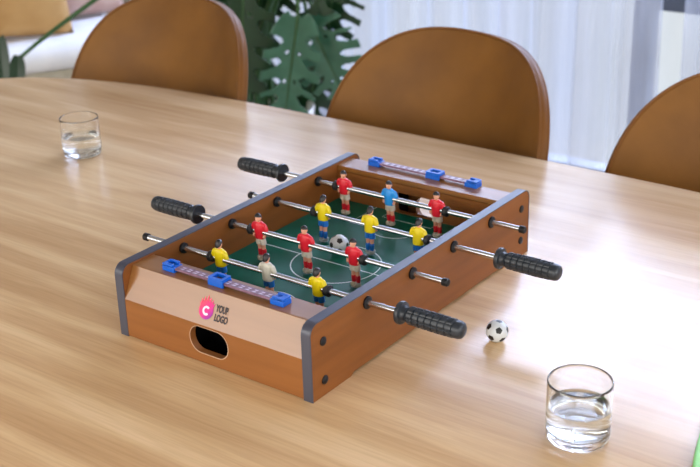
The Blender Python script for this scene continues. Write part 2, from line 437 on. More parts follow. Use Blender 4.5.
# ends: boards with a hole, slanted face, flat top, inner board with the goal mouth
XI = W/2-TH
PLY = lambda y: Matrix(((1, 0, 0, 0), (0, 0, 1, y), (0, 1, 0, 0), (0, 0, 0, 1)))
SB, ST = (.0005, .053), (.0195, .0925)       # slanted face from (y,z) to (y,z)
IE = .057
def end_panel(far):
    mb = MB()
    fy = (lambda y: L-y) if far else (lambda y: y)
    me = plate_mesh([[(-XI, .0015), (XI, .0015), (XI, SB[1]), (-XI, SB[1])]], [rrect(-.0320, .0285, .0150, .0500, .0165, 10)], .009, PLY(fy(SB[0]+.0045)))
    mesh_into(mb, me, 1)
    # slanted board + top plate: one profile extruded along x
    prof = [SB, ST, (ST[0]+.002, ST[1]+.0003), (IE, ST[1]+.0003), (IE, ST[1]-.008), (ST[0]+.006, ST[1]-.008), (SB[0]+.009, SB[1]-.0005)]
    mb.loft([[(x, fy(y), z) for y, z in prof] for x in (-XI, XI)])
    me = plate_mesh([[(-XI, .0015), (XI, .0015), (XI, ST[1]-.007), (-XI, ST[1]-.007)]], [rrect(-.036, .036, FZ+.0005, .071, .004, 4)], .008, PLY(fy(IE-.004)))
    mesh_into(mb, me, 1)
    o = mb.build('end_panel', [M['endwood'], M['frontwood']], tf, smooth=False)
    o['label'] = 'far end panel with goal mouth' if far else 'near end panel with printed logo and ball slot'
    g = MB(); ya, yb = SB[0]+.0095, IE-.0085; x0, x1 = -.045, .045; z0, z1 = .004, .0725; t = .0015
    for a in ((x0-t, x0), (x1, x1+t)):
        g.loft([[(x, fy(y), z) for y, z in ((ya, z0), (yb, z0), (yb, z1), (ya+.0125, z1), (ya, .051))] for x in a])
    g.loft([[(x, fy(y), z) for y, z in ((ya, z0), (yb, z0), (yb, z0-t), (ya, z0-t))] for x in (x0, x1)])
    g.loft([[(x, fy(y), z) for y, z in ((ya+.0125, z1), (yb, z1), (yb, z1+.001), (ya+.0125, z1+.001))] for x in (x0, x1)])
    g.loft([[(x, fy(y), z) for y, z in ((ya, .051), (ya+.0125, z1), (ya+.0130, z1-.001), (ya+.0006, .0505))] for x in (x0, x1)])
    # the chute's top follows the slanted board, its back closes the gap under the goal mouth
    for a in ((x0, x1, z0, FZ),):
        yy = sorted((fy(yb), fy(yb-.0015))); g.box(a[0], a[1], yy[0], yy[1], a[2], a[3])  # added black back wall that keeps the slot dark
    g.build('goal_chute', M['chute_shade_black'], o, smooth=False)['label'] = 'ball chute, its inner shade coloured black'
    if not far:
        rim_o = rrect(-.0329, .0294, .0140, .0507, .0173, 10); rim_i = rrect(-.0320, .0285, .0150, .0500, .0165, 10)
        me = plate_mesh([rim_o], [rim_i], .0006, PLY(SB[0]-.0001)); me.materials.append(mat('slot_rim', (190, 160, 132), .5))
        link('slot_rim', me, o, smooth=False)
    return o
near = end_panel(False); end_panel(True)
# printed logo on the slanted face
sl = Vector((0, ST[0]-SB[0], ST[1]-SB[1])); sll = sl.length; sl.normalize()
nrm = Vector((0, -sl.z, sl.y))
LM = Matrix(((1, 0, 0, 0), (0, sl.y, nrm.y, 0), (0, sl.z, nrm.z, 0), (0, 0, 0, 1)))
def on_slant(u, v, off=.0004):
    m = LM.copy(); p = Vector((u, SB[0], SB[1]))+sl*v+nrm*off
    m.translation = p; return m
lc = (-.0095, .0190)
def circ(r, n=40, cx=0, cy=0): return [(cx+r*math.cos(2*PI*i/n), cy+r*math.sin(2*PI*i/n)) for i in range(n)]
R0 = .0100
shape = [(math.cos(math.radians(a))*R0, math.sin(math.radians(a))*R0) for a in range(158, 391, 6)]
shape += [(.0100, .0098), (.0074, .0072), (.0072, .0132), (.0046, .0084), (.0036, .0150), (.0012, .0090), (-.0002, .0168), (-.0026, .0090), (-.0046, .0146), (-.0062, .0076), (-.0084, .0118), (-.0094, .0050), (-.0114, .0078)]
def flat_on(name, outers, holes, m, u, v, off, parent):
    me = plate_mesh(outers, holes, .0001); me.materials.append(m)
    o = link(name, me, parent, smooth=False); o.matrix_local = on_slant(u, v, off); return o
shape = [(x*1.12, y*1.12) for x, y in shape]
flat_on('flame_badge', [shape], [], M['logo_pink'], lc[0], lc[1], .0004, near)['label'] = 'round pink flame badge'
carc = [(.0058*math.cos(math.radians(a)), .0058*math.sin(math.radians(a))) for a in range(45, 316, 10)]+[(.0030*math.cos(math.radians(a)), .0030*math.sin(math.radians(a))) for a in range(315, 44, -10)]
flat_on('badge_letter', [carc], [], M['logo_white'], lc[0]+.0004, lc[1]-.0006, .0006, near)['label'] = 'white letter C'
for i, (txt, v) in enumerate((('YOUR', .0212), ('LOGO', .0100))):
    me = text_mesh(txt, .0118, .66, .00045); me.materials.append(M['logo_text'])
    xs = [q.co.x for q in me.vertices]; k = .0205/(max(xs)-min(xs)); me.transform(Matrix.Diagonal((k, 1, 1, 1)))
    o = link('logo_text', me, near, smooth=False); o.matrix_local = on_slant(.0050, v, .0005); o['label'] = 'dark lettering '+txt

# pitch with white markings
fb = MB().box(-XI, XI, IE-.008, L-IE+.008, FZ-.004, FZ)
def line_poly(pts, w, z=FZ+.0002, closed=False):
    n = len(pts); A = []; B = []
    for i in range(n):
        p = Vector(pts[i]); a = Vector(pts[(i-1) % n] if closed or i > 0 else pts[i]); c = Vector(pts[(i+1) % n] if closed or i < n-1 else pts[i])
        d = (c-a).normalized(); q = Vector((-d.y, d.x))*w/2
        A.append((p.x+q.x, p.y+q.y, z)); B.append((p.x-q.x, p.y-q.y, z))
    m = n if closed else n-1
    fb.add(A+B, [(i, (i+1) % n, n+(i+1) % n, n+i) for i in range(m)], 1)
CY = L/2
line_poly([(-XI, CY), (XI, CY)], .0018)
line_poly(circ(.0615, 64, 0, CY), .0018, FZ+.0003, True)
for sg, yb in ((1, IE), (-1, L-IE)):
    line_poly([(-.07, yb), (-.07, yb+sg*.062), (.07, yb+sg*.062), (.07, yb)], .0016, FZ+.0002)
    line_poly([(-.042, yb), (-.042, yb+sg*.026), (.042, yb+sg*.026), (.042, yb)], .0016, FZ+.0002)
    line_poly([(.038*math.cos(math.radians(a)), yb+sg*(.05+.038*math.sin(math.radians(a)))) for a in range(18, 163, 6)], .0016, FZ+.0003)
fb.build('playing_field', [M['felt'], M['line']], tf, smooth=False, fix=False)['label'] = 'green pitch with white lines'

# score rails
def score_rail(yc, xs, flip):
    z0 = ST[1]+.0003
    rl = MB(); xa, xb, xm = xs
    rl.box(xa, xb, yc-.0058, yc+.0058, z0+.0035, z0+.0062)
    k = 0
    x = xa+.016
    while x < xb-.014:
        if abs(x+.004-xm) > .014:
            for yy in (-.0032, .0010):
                rl.add([(x+.001*(yy > 0), yc+yy-.0008, z0+.0064), (x+.006, yc+yy-.0008, z0+.0064), (x+.007, yc+yy+.0016, z0+.0064), (x+.002, yc+yy+.0016, z0+.0064)], [(0, 1, 2, 3)], 1)
        x += .0105
    r = rl.build('score_rail', [M['rail'], M['railmark']], tf, smooth=False, fix=False)
    for xe in (xa, xb):
        b = MB().box(xe-.010, xe+.010, yc-.0078, yc+.0078, z0, z0+.0070)
        b.box(xe-.007, xe+.007, yc-.0075, yc-.0035, z0+.0075, z0+.0105).box(xe-.007, xe+.007, yc+.0035, yc+.0075, z0+.0075, z0+.0105)
        b.box(xe-.010, xe-.006, yc-.0075, yc+.0075, z0+.0075, z0+.0100) if xe == xa else b.box(xe+.002, xe+.010, yc-.0075, yc+.0075, z0+.0075, z0+.0100)
        b.build('rail_holder', M['blue'], r, bevel=.0007)['label'] = 'blue rail holder'
    me = plate_mesh([rrect(xm-.0118, xm+.0118, yc-.0085, yc+.0085, .002, 4)], [rrect(xm-.0074, xm+.0074, yc-.0046, yc+.0046, .001, 3)], .0040, Matrix.Translation((0, 0, z0+.0088)))
    mb = MB(); mesh_into(mb, me); mb.box(xm-.0118, xm+.0118, yc-.0085, yc-.0062, z0+.0005, z0+.0070).box(xm-.0118, xm+.0118, yc+.0062, yc+.0085, z0+.0005, z0+.0070)
    mb.build('score_slider', M['blue'], r, smooth=False)['label'] = 'blue score slider'
score_rail(.0365, (-.089, .084, -.0105), False)
score_rail(L-.0265, (-.091, .078, .014), True)

# rods: (left end, right end, handle side, bumper x positions)
def grip_mesh(mb, x0, s):
    """handle from x0 outwards along s*x"""
    P = [(0, .006), (.0005, .0135), (.003, .0142), (.0055, .0135), (.0065, .0095), (.010, .0085), (.013, .0092), (.0145, .0102)]
    n = 48
    ringx = [.0145+.0088*k for k in range(8)]
    for k in range(7):
        a, b = ringx[k], ringx[k+1]
        base = .0104+.0006*math.sin(PI*k/7)
        P += [(a+.0006, base-.0008), (a+.0014, base+.0006), (b-.0014, base+.0006), (b-.0006, base-.0008)]
    e = P[-1][0]+.0008
    P += [(e, .0108), (e+.005, .0106), (e+.0085, .0095), (e+.0105, .0070), (e+.0112, .003)]
    def fl(h, j):
        hh = abs(h-x0)
        return (.90 if j % 6 == 0 else .985) if (j % 6 in (0, 5) and .015 < hh < .0765) else 1.
    mb.lathe([(x0+s*h, r) for h, r in P], n, 'X', fl=fl)
    return P[-1][0]
RODS = [(-.2100, .2010, 1), (-.2015, .2055, -1), (-.1897, .2210, 1), (-.2060, .2051, -1)]
PX = [(-.0755, .0035, .0825), (-.0905, -.012, .0665), (-.0572, .0227, .1010), (-.0915, -.0112, .0685)]
rod_objs = []
for i, (xl, xr, hs) in enumerate(RODS):
    a, b = (xl, xr+.05) if hs > 0 else (xl-.05, xr)
    mb = MB().lathe([(a, .0038), (b, .0038)], 20, 'X')
    o = mb.build('player_rod', M['steel'], tf); o.location = (0, RY[i], RZ)
    g = MB(); grip_mesh(g, xr if hs > 0 else xl, hs); g.build('handle', M['grip'], o)['label'] = 'black grip handle'
    e = xl if hs > 0 else xr; c = MB(); q = -hs
    c.lathe([(e-q*.006, .0044), (e-q*.0055, .0052), (e+q*.0008, .0052), (e+q*.0022, .0040), (e+q*.0025, .0015)], 20, 'X')
    c.build('end_cap', M['black'], o)
    for sx, px in ((-1, PX[i][0]), (1, PX[i][2])):
        k = MB(); x0 = px+sx*.0108
        k.lathe([(x0, .0050), (x0+sx*.0006, .0070), (x0+sx*.0065, .0074), (x0+sx*.0072, .0070), (x0+sx*.0078, .0048)], 24, 'X')
        k.build('rubber_stop', M['rubber'], o)

# players (one of each kit, then copies)
def remeshed(mb, name, m, parent, vox, smooth_it=2):
    me = bpy.data.meshes.new(name); me.from_pydata(mb.v, [], mb.f)
    bm = bmesh.new(); bm.from_mesh(me); bmesh.ops.recalc_face_normals(bm, faces=bm.faces); bm.to_mesh(me); bm.free()
    o = bpy.data.objects.new('tmp', me); COL.objects.link(o)
    r = o.modifiers.new('r', 'REMESH'); r.mode = 'VOXEL'; r.voxel_size = vox
    s = o.modifiers.new('s', 'SMOOTH'); s.iterations = smooth_it; s.factor = .5
    dg = bpy.context.evaluated_depsgraph_get(); dg.update()
    m2 = bpy.data.meshes.new_from_object(o.evaluated_get(dg)); m2.name = name
    COL.objects.unlink(o); bpy.data.objects.remove(o)
    m2.materials.clear(); m2.materials.append(m)
    for p in m2.polygons: p.use_smooth = True
    ob = bpy.data.objects.new(name, m2); COL.objects.link(ob); ob.parent = parent
    return ob
# kit-independent meshes, built once
def body_mb():
    b = MB()
    b.ell([(0, 0, -.012, .0055, .0040), (0, 0, -.004, .0060, .0045), (0, 0, .006, .0070, .0042), (0, 0, .0125, .0062, .0032), (0, 0, .0140, .0026, .0024), (0, -.0003, .0185, .0023, .0023)], 18)
    b.sphere((0, -.0006, .0208), (.0040, .0046, .0056))
    b.sphere((0, -.0052, .0203), (.0008, .0010, .0011), 8, 6)                 # nose
    b.sphere((0, -.0046, .0177), (.0016, .0010, .0010), 8, 6)                 # chin
    for s in (-1, 1):
        b.sphere((s*.0041, -.0002, .0207), (.0008, .0012, .0016), 8, 6)       # ears
        b.tube([(s*.0032, 0, -.010), (s*.0033, 0, -.020), (s*.0033, .0002, -.026), (s*.0034, 0, -.036)], [.0034, .0029, .0027, .0022], 14)
        b.tube([(s*.0070, 0, .0110), (s*.0098, .0004, .0055), (s*.0104, -.0002, .0018), (s*.0090, -.0024, -.0050)], [.0022, .0021, .0019, .0017], 12)
        b.sphere((s*.0086, -.0028, -.0058), (.0019, .0021, .0023), 10, 8)     # hand on the hip
    return b
def shirt_mb():
    b = MB()
    b.ell([(0, 0, -.0095, .0076, .0060), (0, 0, -.0082, .0081, .0065), (0, 0, -.002, .0081, .0064), (0, -.0002, .0060, .0089, .0062), (0, 0, .0112, .0088, .0052), (0, 0, .0136, .0066, .0042), (0, 0, .0150, .0038, .0033)], 22)
    for s in (-1, 1):
        b.tube([(s*.0060, 0, .0118), (s*.0086, .0001, .0098), (s*.0104, .0003, .0056), (s*.0110, .0002, .0024)], [.0028, .0034, .0034, .0033], 14)
    return b
def shorts_mb():
    b = MB()
    b.ell([(0, 0, -.0050, .0068, .0052), (0, 0, -.0090, .0073, .0056), (0, 0, -.0120, .0074, .0054)], 20)
    for s in (-1, 1): b.tube([(s*.0034, 0, -.0095), (s*.0036, 0, -.0135), (s*.0037, 0, -.0185)], [.0040, .0042, .0043], 16)
    return b
def socks_mb():
    b = MB()
    for s in (-1, 1): b.tube([(s*.0033, 0, -.0255), (s*.0033, .0001, -.0268), (s*.0034, .0004, -.030), (s*.0034, 0, -.0365)], [.0028, .0032, .0033, .0026], 14)
    return b
def shoes_mb():
    b = MB()
    for s in (-1, 1):
        b.sphere((s*.0034, -.0012, -.0378), (.0033, .0058, .0030), 14, 8)
    b.ell([(0, -.001, -.0408, .0072, .0062), (0, -.001, -.0392, .0072, .0062), (0, -.001, -.0385, .0062, .0052)], 22)
    return b
def hair_mb():
    b = MB(); rings = []
    for i in range(0, 9):
        a = PI/2*i/8.5; rr = math.cos(a); z = math.sin(a)
        ring = []
        for j in range(20):
            t = 2*PI*j/20; c, s = math.cos(t), math.sin(t)
            drop = .0046*max(0, s)**.7 if s > 0 else -.0012*(-s)      # lower at the nape, higher over the brow
            ring.append((.0047*rr*c, -.0002+.0053*rr*s, .0222-drop*(1-z)+.0050*z))
        rings.append(ring)
    b.loft(rings)
    return b
KIT = {}
def make_player(kit):
    shirt, shorts, socks, shoe = kit
    if not KIT:
        o = remeshed(body_mb(), 'player', M['skin'], tf, .00045); KIT['b'] = o.data
        for nm, f, v in (('shirt', shirt_mb, .0005), ('shorts', shorts_mb, .0005), ('socks', socks_mb, .0005), ('shoes', shoes_mb, .0005)):
            q = remeshed(f(), nm, M['skin'], o, v); KIT[nm] = q.data; bpy.data.objects.remove(q)
        q = hair_mb().build('hair', M['hair'], o); KIT['hair'] = q.data; bpy.data.objects.remove(q)
        bpy.data.objects.remove(o)
    o = bpy.data.objects.new('player', KIT['b']); COL.objects.link(o); o.parent = tf
    for nm, mm in (('shirt', shirt), ('shorts', shorts), ('socks', socks), ('shoes', shoe), ('hair', 'hair')):
        if nm == 'hair': me = KIT[nm]
        else:
            key = nm+mm
            if key not in KIT:
                KIT[key] = KIT[nm].copy(); KIT[key].materials.clear(); KIT[key].materials.append(M[mm])
            me = KIT[key]
        c = bpy.data.objects.new(nm, me); COL.objects.link(c); c.parent = o
    return o
RED = ('shirt_red', 'short_white', 'shirt_red', 'shoe'); YEL = ('shirt_yellow', 'short_blue', 'short_blue', 'shoe_grey')
KW = ('shirt_white', 'short_blue', 'short_blue', 'shoe_grey'); KB = ('shirt_blue', 'short_white', 'shirt_red', 'shoe')
TEAM = [(YEL, KW, YEL), (RED, RED, RED), (YEL, YEL, YEL), (RED, KB, RED)]
PL = {id(RED): 'player in red shirt', id(YEL): 'player in yellow shirt and blue shorts', id(KW): 'goalkeeper in white shirt and blue shorts', id(KB): 'goalkeeper in blue shirt and white shorts'}
TILT = [math.radians(t) for t in (-4, 4, 2, 3)]
for i in range(4):
    for j in range(3):
        k = TEAM[i][j]; o = make_player(k); o.location = (PX[i][j], RY[i], RZ)
        o.rotation_euler = (TILT[i], 0, PI if i in (0, 2) else 0)
        o['label'] = PL[id(k)]

# ------------------------------------------------------------------ miniature footballs
def football(name, loc, r, label, rot):
    bm = bmesh.new(); bmesh.ops.create_icosphere(bm, subdivisions=6, radius=r)
    ph = (1+5**.5)/2
    ico = [Vector(v).normalized() for a in (-1, 1) for b in (-ph, ph) for v in ((0, a, b), (a, b, 0), (b, 0, a))]
    me = bpy.data.meshes.new(name)
    hexc = [Vector(v).normalized() for v in [(a, b, c) for a in (-1, 1) for b in (-1, 1) for c in (-1, 1)]]
    hexc += [Vector(v).normalized() for a in (-1, 1) for b in (-1, 1) for v in ((0, a*ph, b/ph), (a/ph, 0, b*ph), (a*ph, b/ph, 0))]
    for f in bm.faces:
        d = f.calc_center_median().normalized()
        dp = max(d.dot(q) for q in ico); dh = max(d.dot(q) for q in hexc)
        f.material_index = 1 if dp*.962 > dh and dp > .93 else 0
        f.smooth = True
    # seams: push the vertices near a panel border inwards a touch
    for v in bm.verts:
        d = v.co.normalized(); s = sorted((d.dot(q) for q in hexc), reverse=True)
        if s[0]-s[1] < .03 and max(d.dot(q) for q in ico) < .92: v.co *= .985
    bm.to_mesh(me); bm.free()
    me.materials.append(M['ball_white']); me.materials.append(M['ball_black'])
    o = bpy.data.objects.new(name, me); COL.objects.link(o); o.location = loc; o.rotation_euler = rot
    return tag(o, label, 'ball', 'miniature footballs')
football('mini_football', (.2543, .2439, T+.0139), .014, 'small black and white football lying on the oak table beside the game', (.5, .2, .6))
football('mini_football', (-.0165, .283, T+FZ+.0137), .0135, 'small black and white football on the green pitch inside the game', (.1, .5, .2))

# ------------------------------------------------------------------ tumblers with water
def tumbler(loc, fill, label, r=.0348, h=.070):
    rt = tag(empty('water_glass', loc), label, 'glass', 'water tumblers')
    t = .0018
    prof = [(.0006, r*.55), (0, r*.80), (.0006, r*.90), (.0035, r*.965), (.008, r*.985), (.012, r*.992), (.03, r), (.05, r), (h-.004, r), (h-.0014, r), (h-.0008, r-.0002), (h-.0002, r-t*.3), (h, r-t*.5), (h-.0002, r-t*.7), (h-.0008, r-t+.0002), (h-.0014, r-t), (h-.004, r-t), (.05, r-t), (.03, r-t), (.018, r-t-.0002), (.014, r-t-.0006), (.0105, r-t-.003), (.0090, r*.70), (.0085, r*.35)]
    g = MB().lathe(prof, 64); g.build('glass_wall', M['glass'], rt, angle=math.radians(80))
    e = .0003
    wp = [(.0083, r*.35), (.0087, r*.70), (.0102, r-t-.003+e), (.0138, r-t-.0006+e), (.018, r-t-.0002+e), (.03, r-t+e), (fill-.002, r-t+e), (fill-.0003, r-t+e), (fill, r-t+.0002), (fill-.0008, r-t-.0008), (fill-.0013, r-t-.003), (fill-.0014, r-t-.005), (fill-.0014, r*.4)]
    w = MB().lathe(wp, 64); w.build('water', M['water'], rt, angle=math.radians(80))['label'] = 'clear water'
    return rt
tumbler((.4344, .1028, T+.0003), .040, 'clear short tumbler of water standing in the right foreground of the table')
tumbler((-.7269, .4559, T+.0003), .036, 'clear short tumbler of water standing far left on the table')

# ------------------------------------------------------------------ bright green leaf at the right edge
def leaf_blade(p0, p1, half, name, m, lift):
    p0, p1 = Vector(p0), Vector(p1); d = p1-p0; n = 28; side = Vector((-d.y, d.x, 0)).normalized()
    top = []; mb = MB(); rows = []
    for i in range(n+1):
        t = i/n; c = p0+d*t; w = half*(math.sin(PI*min(1, t*.85+.0))**1.25)*1.0
        row = []
        for k in range(-6, 7):
            q = c+side*(w*k/6); row.append((q.x, q.y, q.z+lift*math.sin(PI*t)*(1-.2*(k/6)**2)+.006*abs(k/6)*min(1, w/half)))
        rows.append(row)
    mb.loft(rows, caps=False, closed=False); o = mb.build(name, m, fix=False)
    s = o.modifiers.new('s', 'SOLIDIFY'); s.thickness = .0008; s.offset = 1
    return o
a = at_z(702, 420, T); b = at_z(742, 575, T)
lf = leaf_blade((a.x, a.y, T+.0006), (b.x, b.y, T+.0006), .028, 'green_leaf', M['bright_leaf'], .004)
tag(lf, 'bright green leaf tip on the table at the lower right corner', 'leaf')

# ------------------------------------------------------------------ chairs
CK, CHW, CZT, CN, CZS, CL = .105, .2955, .147, 3.04, -.165, .272
def chair_outline(x):
    q = min(1, abs(x)/CHW); return CZS+(CZT-CZS)*max(0, 1-q**CN)**(1/CN)
ZB = -.275
def bpt(x, z, off=0.):
    """point on the curved back (chair frame, z relative to the table top) shifted along its normal"""
    y = -CK*(x/CHW)**2+CL*z
    n = Vector((2*CK*x/CHW**2, 1, -CL)).normalized()
    p = Vector((x, y, z))+n*off
    return Vector((p.x, p.y, p.z+T))
def make_chair(name):
    rt = empty(name, (0, 0, 0))
    TB_ = .0080
    cols = []; NX, NZ = 56, 26
    def grid(off, shrink, belly):
        rows = []
        for i in range(NX+1):
            u = math.sin(PI/2*(2*i/NX-1)); x = u*(CHW-shrink)
            zt = CZS+(CZT-shrink-CZS)*max(0, 1-abs(u)**CN)**(1/CN)
            row = []
            for k in range(NZ+1):
                z = ZB+(zt-ZB)*k/NZ
                e = min(1, (1-abs(u))*6)*min(1, (1-k/NZ)*6)
                row.append(bpt(x, z, off+belly*e))
            rows.append(row)
        return rows
    G = [grid(-2*TB_, .004, -.006), grid(0, .004, .004)]
    mb = MB()
    for g in G: mb.loft(g, caps=False, closed=False)
    # rim strip around the border
    def border(g): return [g[0][k] for k in range(NZ+1)]+[g[i][NZ] for i in range(1, NX+1)]+[g[NX][k] for k in range(NZ-1, -1, -1)]+[g[i][0] for i in range(NX-1, 0, -1)]
    bs = [border(grid(o, s, 0)) for o, s in ((-2*TB_, .004), (-TB_*1.8, .001), (-TB_*1.3, 0), (-TB_*.7, 0), (-TB_*.2, .001), (0, .004))]
    mb.loft(bs, 1, caps=False)
    back = mb.build('backrest', [M['leather'], M['leather_rim']], rt)
    for off in (-TB_*2, 0):
        g = grid(off, .003, 0)
        pts = [g[0][k] for k in range(NZ+1)]+[g[i][NZ] for i in range(1, NX+1)]+[g[NX][k] for k in range(NZ-1, -1, -1)]
        MB().tube(pts, .0032, 8).build('piping', M['leather_rim'], back)
    # seat pad
    sm = MB(); rings = []
    for z, ins in ((.415, .03), (.42, .008), (.44, 0), (.468, .004), (.478, .02), (.482, .06)):
        ring = []
        for i in range(64):
            t = 2*PI*i/64; c, s = math.cos(t), math.sin(t)
            ring.append(((.255-ins)*math.copysign(abs(c)**.6, c), -.27+(.24-ins)*math.copysign(abs(s)**.6, s), z))
        rings.append(ring)
    sm.loft(rings); sm.build('seat', M['leather'], rt)
    MB().box(-.05, .05, -.11, -.02, .40, .50).build('back_bracket', M['leg_metal'], rt, bevel=.004)
    for sx in (-1, 1):
        for yy, fy in ((-.43, -.47), (-.10, -.04)):
            MB().tube([(sx*.19, yy, .418), (sx*.235, fy, 0)], [.014, .010], 14).build('leg', M['leg_metal'], rt)
    return rt
ch = make_chair('dining_chair')
CH = [(-.271, 1.045, -.212, 'tan leather dining chair with rounded back, directly behind the football game'),
      (-.986, 1.016, -.093, 'tan leather dining chair with rounded back, standing between the sofa and the plant'),
      (.347, 1.086, -.091, 'tan leather dining chair with rounded back, cut off by the right edge of the picture')]
for i, (x, y, a, lab) in enumerate(CH):
    o = ch if i == 0 else copy_tree(ch)
    o.location = (x, y, 0); o.rotation_euler = (0, 0, a)
    tag(o, lab, 'chair', 'leather chairs along the far side of the table')

# ------------------------------------------------------------------ sofa and cushions
SA = math.atan2(.856, .517)
# local x runs along the front edge, local y backwards (away from the room)
so = tag(empty('sofa', (-2.405, 1.80, 0), SA), 'pale sofa with white seat pad standing beyond the left end of the table', 'sofa')
def soft(mb, x0, x1, y0, y1, z0, z1, r, n=6):
    rings = []
    for k in range(n+1):
        a = -PI/2+PI*k/n; ins = r*(1-math.cos(a)); z = (z0+z1)/2+((z1-z0)/2)*math.sin(a)
        rings.append([(x, y, z) for x, y in rrect(x0+ins, x1-ins, y0+ins, y1-ins, max(.02, r*1.2), 6)])
    mb.loft(rings)
    return mb
soft(MB(), -1.62, .31, .015, .86, .10, .335, .02).build('sofa_base', M['beige_fabric'], so)
sm_ = MB(); soft(sm_, -1.40, .30, 0, .66, .335, .435, .045, 8); sm_.build('seat_cushion', M['white_fabric'], so)
soft(MB(), -1.62, .31, .66, .86, .335, .80, .05, 8).build('sofa_back', M['beige_fabric'], so)
soft(MB(), -1.62, -1.42, .0, .66, .335, .60, .05, 8).build('armrest', M['beige_fabric'], so)
for x in (-1.54, .23):
    for y in (.08, .78): MB().tube([(x, y, .105), (x, y, 0)], [.02, .015], 12).build('leg', M['leg_metal'], so)
def cushion(name, size, m, label, loc, rot, thick=.13):
    n = 26; mb = MB(); A = []
    for sgn in (1, -1):
        rows = []
        for i in range(n+1):
            row = []
            for j in range(n+1):
                u, v = 2*i/n-1, 2*j/n-1
                bul = (max(0, (1-u*u))*max(0, (1-v*v)))**.42
                pin = 1-.055*(1-abs(u*v))*max(abs(u), abs(v))**3
                row.append((size*u/2*pin, size*v/2*pin, sgn*thick/2*bul))
            rows.append(row)
        mb.loft(rows, caps=False, closed=False)
    o = mb.build(name, m); bm = bmesh.new(); bm.from_mesh(o.data); bmesh.ops.remove_doubles(bm, verts=bm.verts, dist=1e-5); bmesh.ops.recalc_face_normals(bm, faces=bm.faces); bm.to_mesh(o.data); bm.free()
    o.location = loc; o.rotation_euler = rot
    return tag(o, label, 'cushion', 'cushions on the sofa')
def sofa_pt(x, y, z):
    c, s = math.cos(SA), math.sin(SA)
    return (-2.405+x*c-y*s, 1.80+x*s+y*c, z)
cushion('throw_cushion', .46, M['tan_fabric'], 'tan throw cushion leaning on the sofa at the far left', sofa_pt(-.13, .22, .655), (math.radians(72), 0, SA), .15)
cushion('throw_cushion', .44, M['pink_fabric'], 'dusty pink throw cushion on the sofa right of the tan one', sofa_pt(.12, .42, .650), (math.radians(72), 0, SA+.25), .14)

# ------------------------------------------------------------------ monstera
def mleaf_mesh(length, width, slits, holes, seed, droop=.25, fold=.25):
    """split leaf: local y runs base -> tip, x across, z = upper face"""
    rnd = random.Random(seed); NT, NS = 120, 22; mb = MB()
    sl = [(.20+.64*k/max(1, slits-1)+rnd.uniform(-.015, .015), rnd.uniform(.028, .042), rnd.uniform(.30, .46)) for k in range(slits)]
    hl = [(.25+.5*k/max(1, holes-1), rnd.uniform(.16, .22)) for k in range(holes)]
    def wid(t):
        return width*(1.9*(t+.012)**.42*(1-t)**.62*.78)
    for s in (-1, 1):
        idx = {}; v = []; f = []
        for i in range(NT+1):
            t = i/NT
            for j in range(NS+1):
                q = j/NS; w = wid(t)*q
                sweep = .18*q*length*(.55+.6*t)-.10*length*q*q*(1-t)*2.0*max(0, .6-t)     # lobes sweep towards the tip, heart base
                y = t*length+sweep*(1-t)**.4
                x = s*w
                z = fold*abs(w)-droop*(t**2)*length*.8-.9*droop*(w*w)/max(.01, width)
                v.append((x, y, z))
        for i in range(NT):
            for j in range(NS):
                t = (i+.5)/NT; q = (j+.5)/NS; cut = False
                for (tc, hw, st) in sl:
                    tt = tc+(.01 if s > 0 else -.012)
                    if q > st and abs(t-tt) < hw*min(1, ((q-st)/.16))**.6*(1+.5*(q-st)): cut = True
                for (tc, qc) in hl:
                    if ((t-tc-.05)/.018)**2+((q-qc)/.06)**2 < 1: cut = True
                if not cut:
                    a = i*(NS+1)+j; f.append((a, a+NS+1, a+NS+2, a+1) if s > 0 else (a, a+1, a+NS+2, a+NS+1))
        mb.add(v, f)
    me = bpy.data.meshes.new('leaf'); me.from_pydata(mb.v, [], mb.f)
    bm = bmesh.new(); bm.from_mesh(me)
    bmesh.ops.remove_doubles(bm, verts=bm.verts, dist=1e-5)
    bmesh.ops.delete(bm, geom=[q for q in bm.verts if not q.link_faces], context='VERTS')
    for q in bm.faces: q.smooth = True
    bm.to_mesh(me); bm.free(); me.materials.append(M['leaf'])
    return me
POT = Vector((-1.62, 1.98, 0))
mo = tag(empty('monstera', POT), 'large potted monstera with split green leaves in front of the sheer curtain', 'plant')
MB().lathe([(0, .13), (.01, .145), (.10, .16), (.27, .175), (.285, .178), (.29, .172), (.285, .162), (.25, .158), (.24, .10)], 48).build('plant_pot', M['pot'], mo)
MB().lathe([(.235, .150), (.252, .154), (.258, .10), (.262, .02)], 40).build('soil', M['soil'], mo)
MBASE = Vector((0, 0, .25))
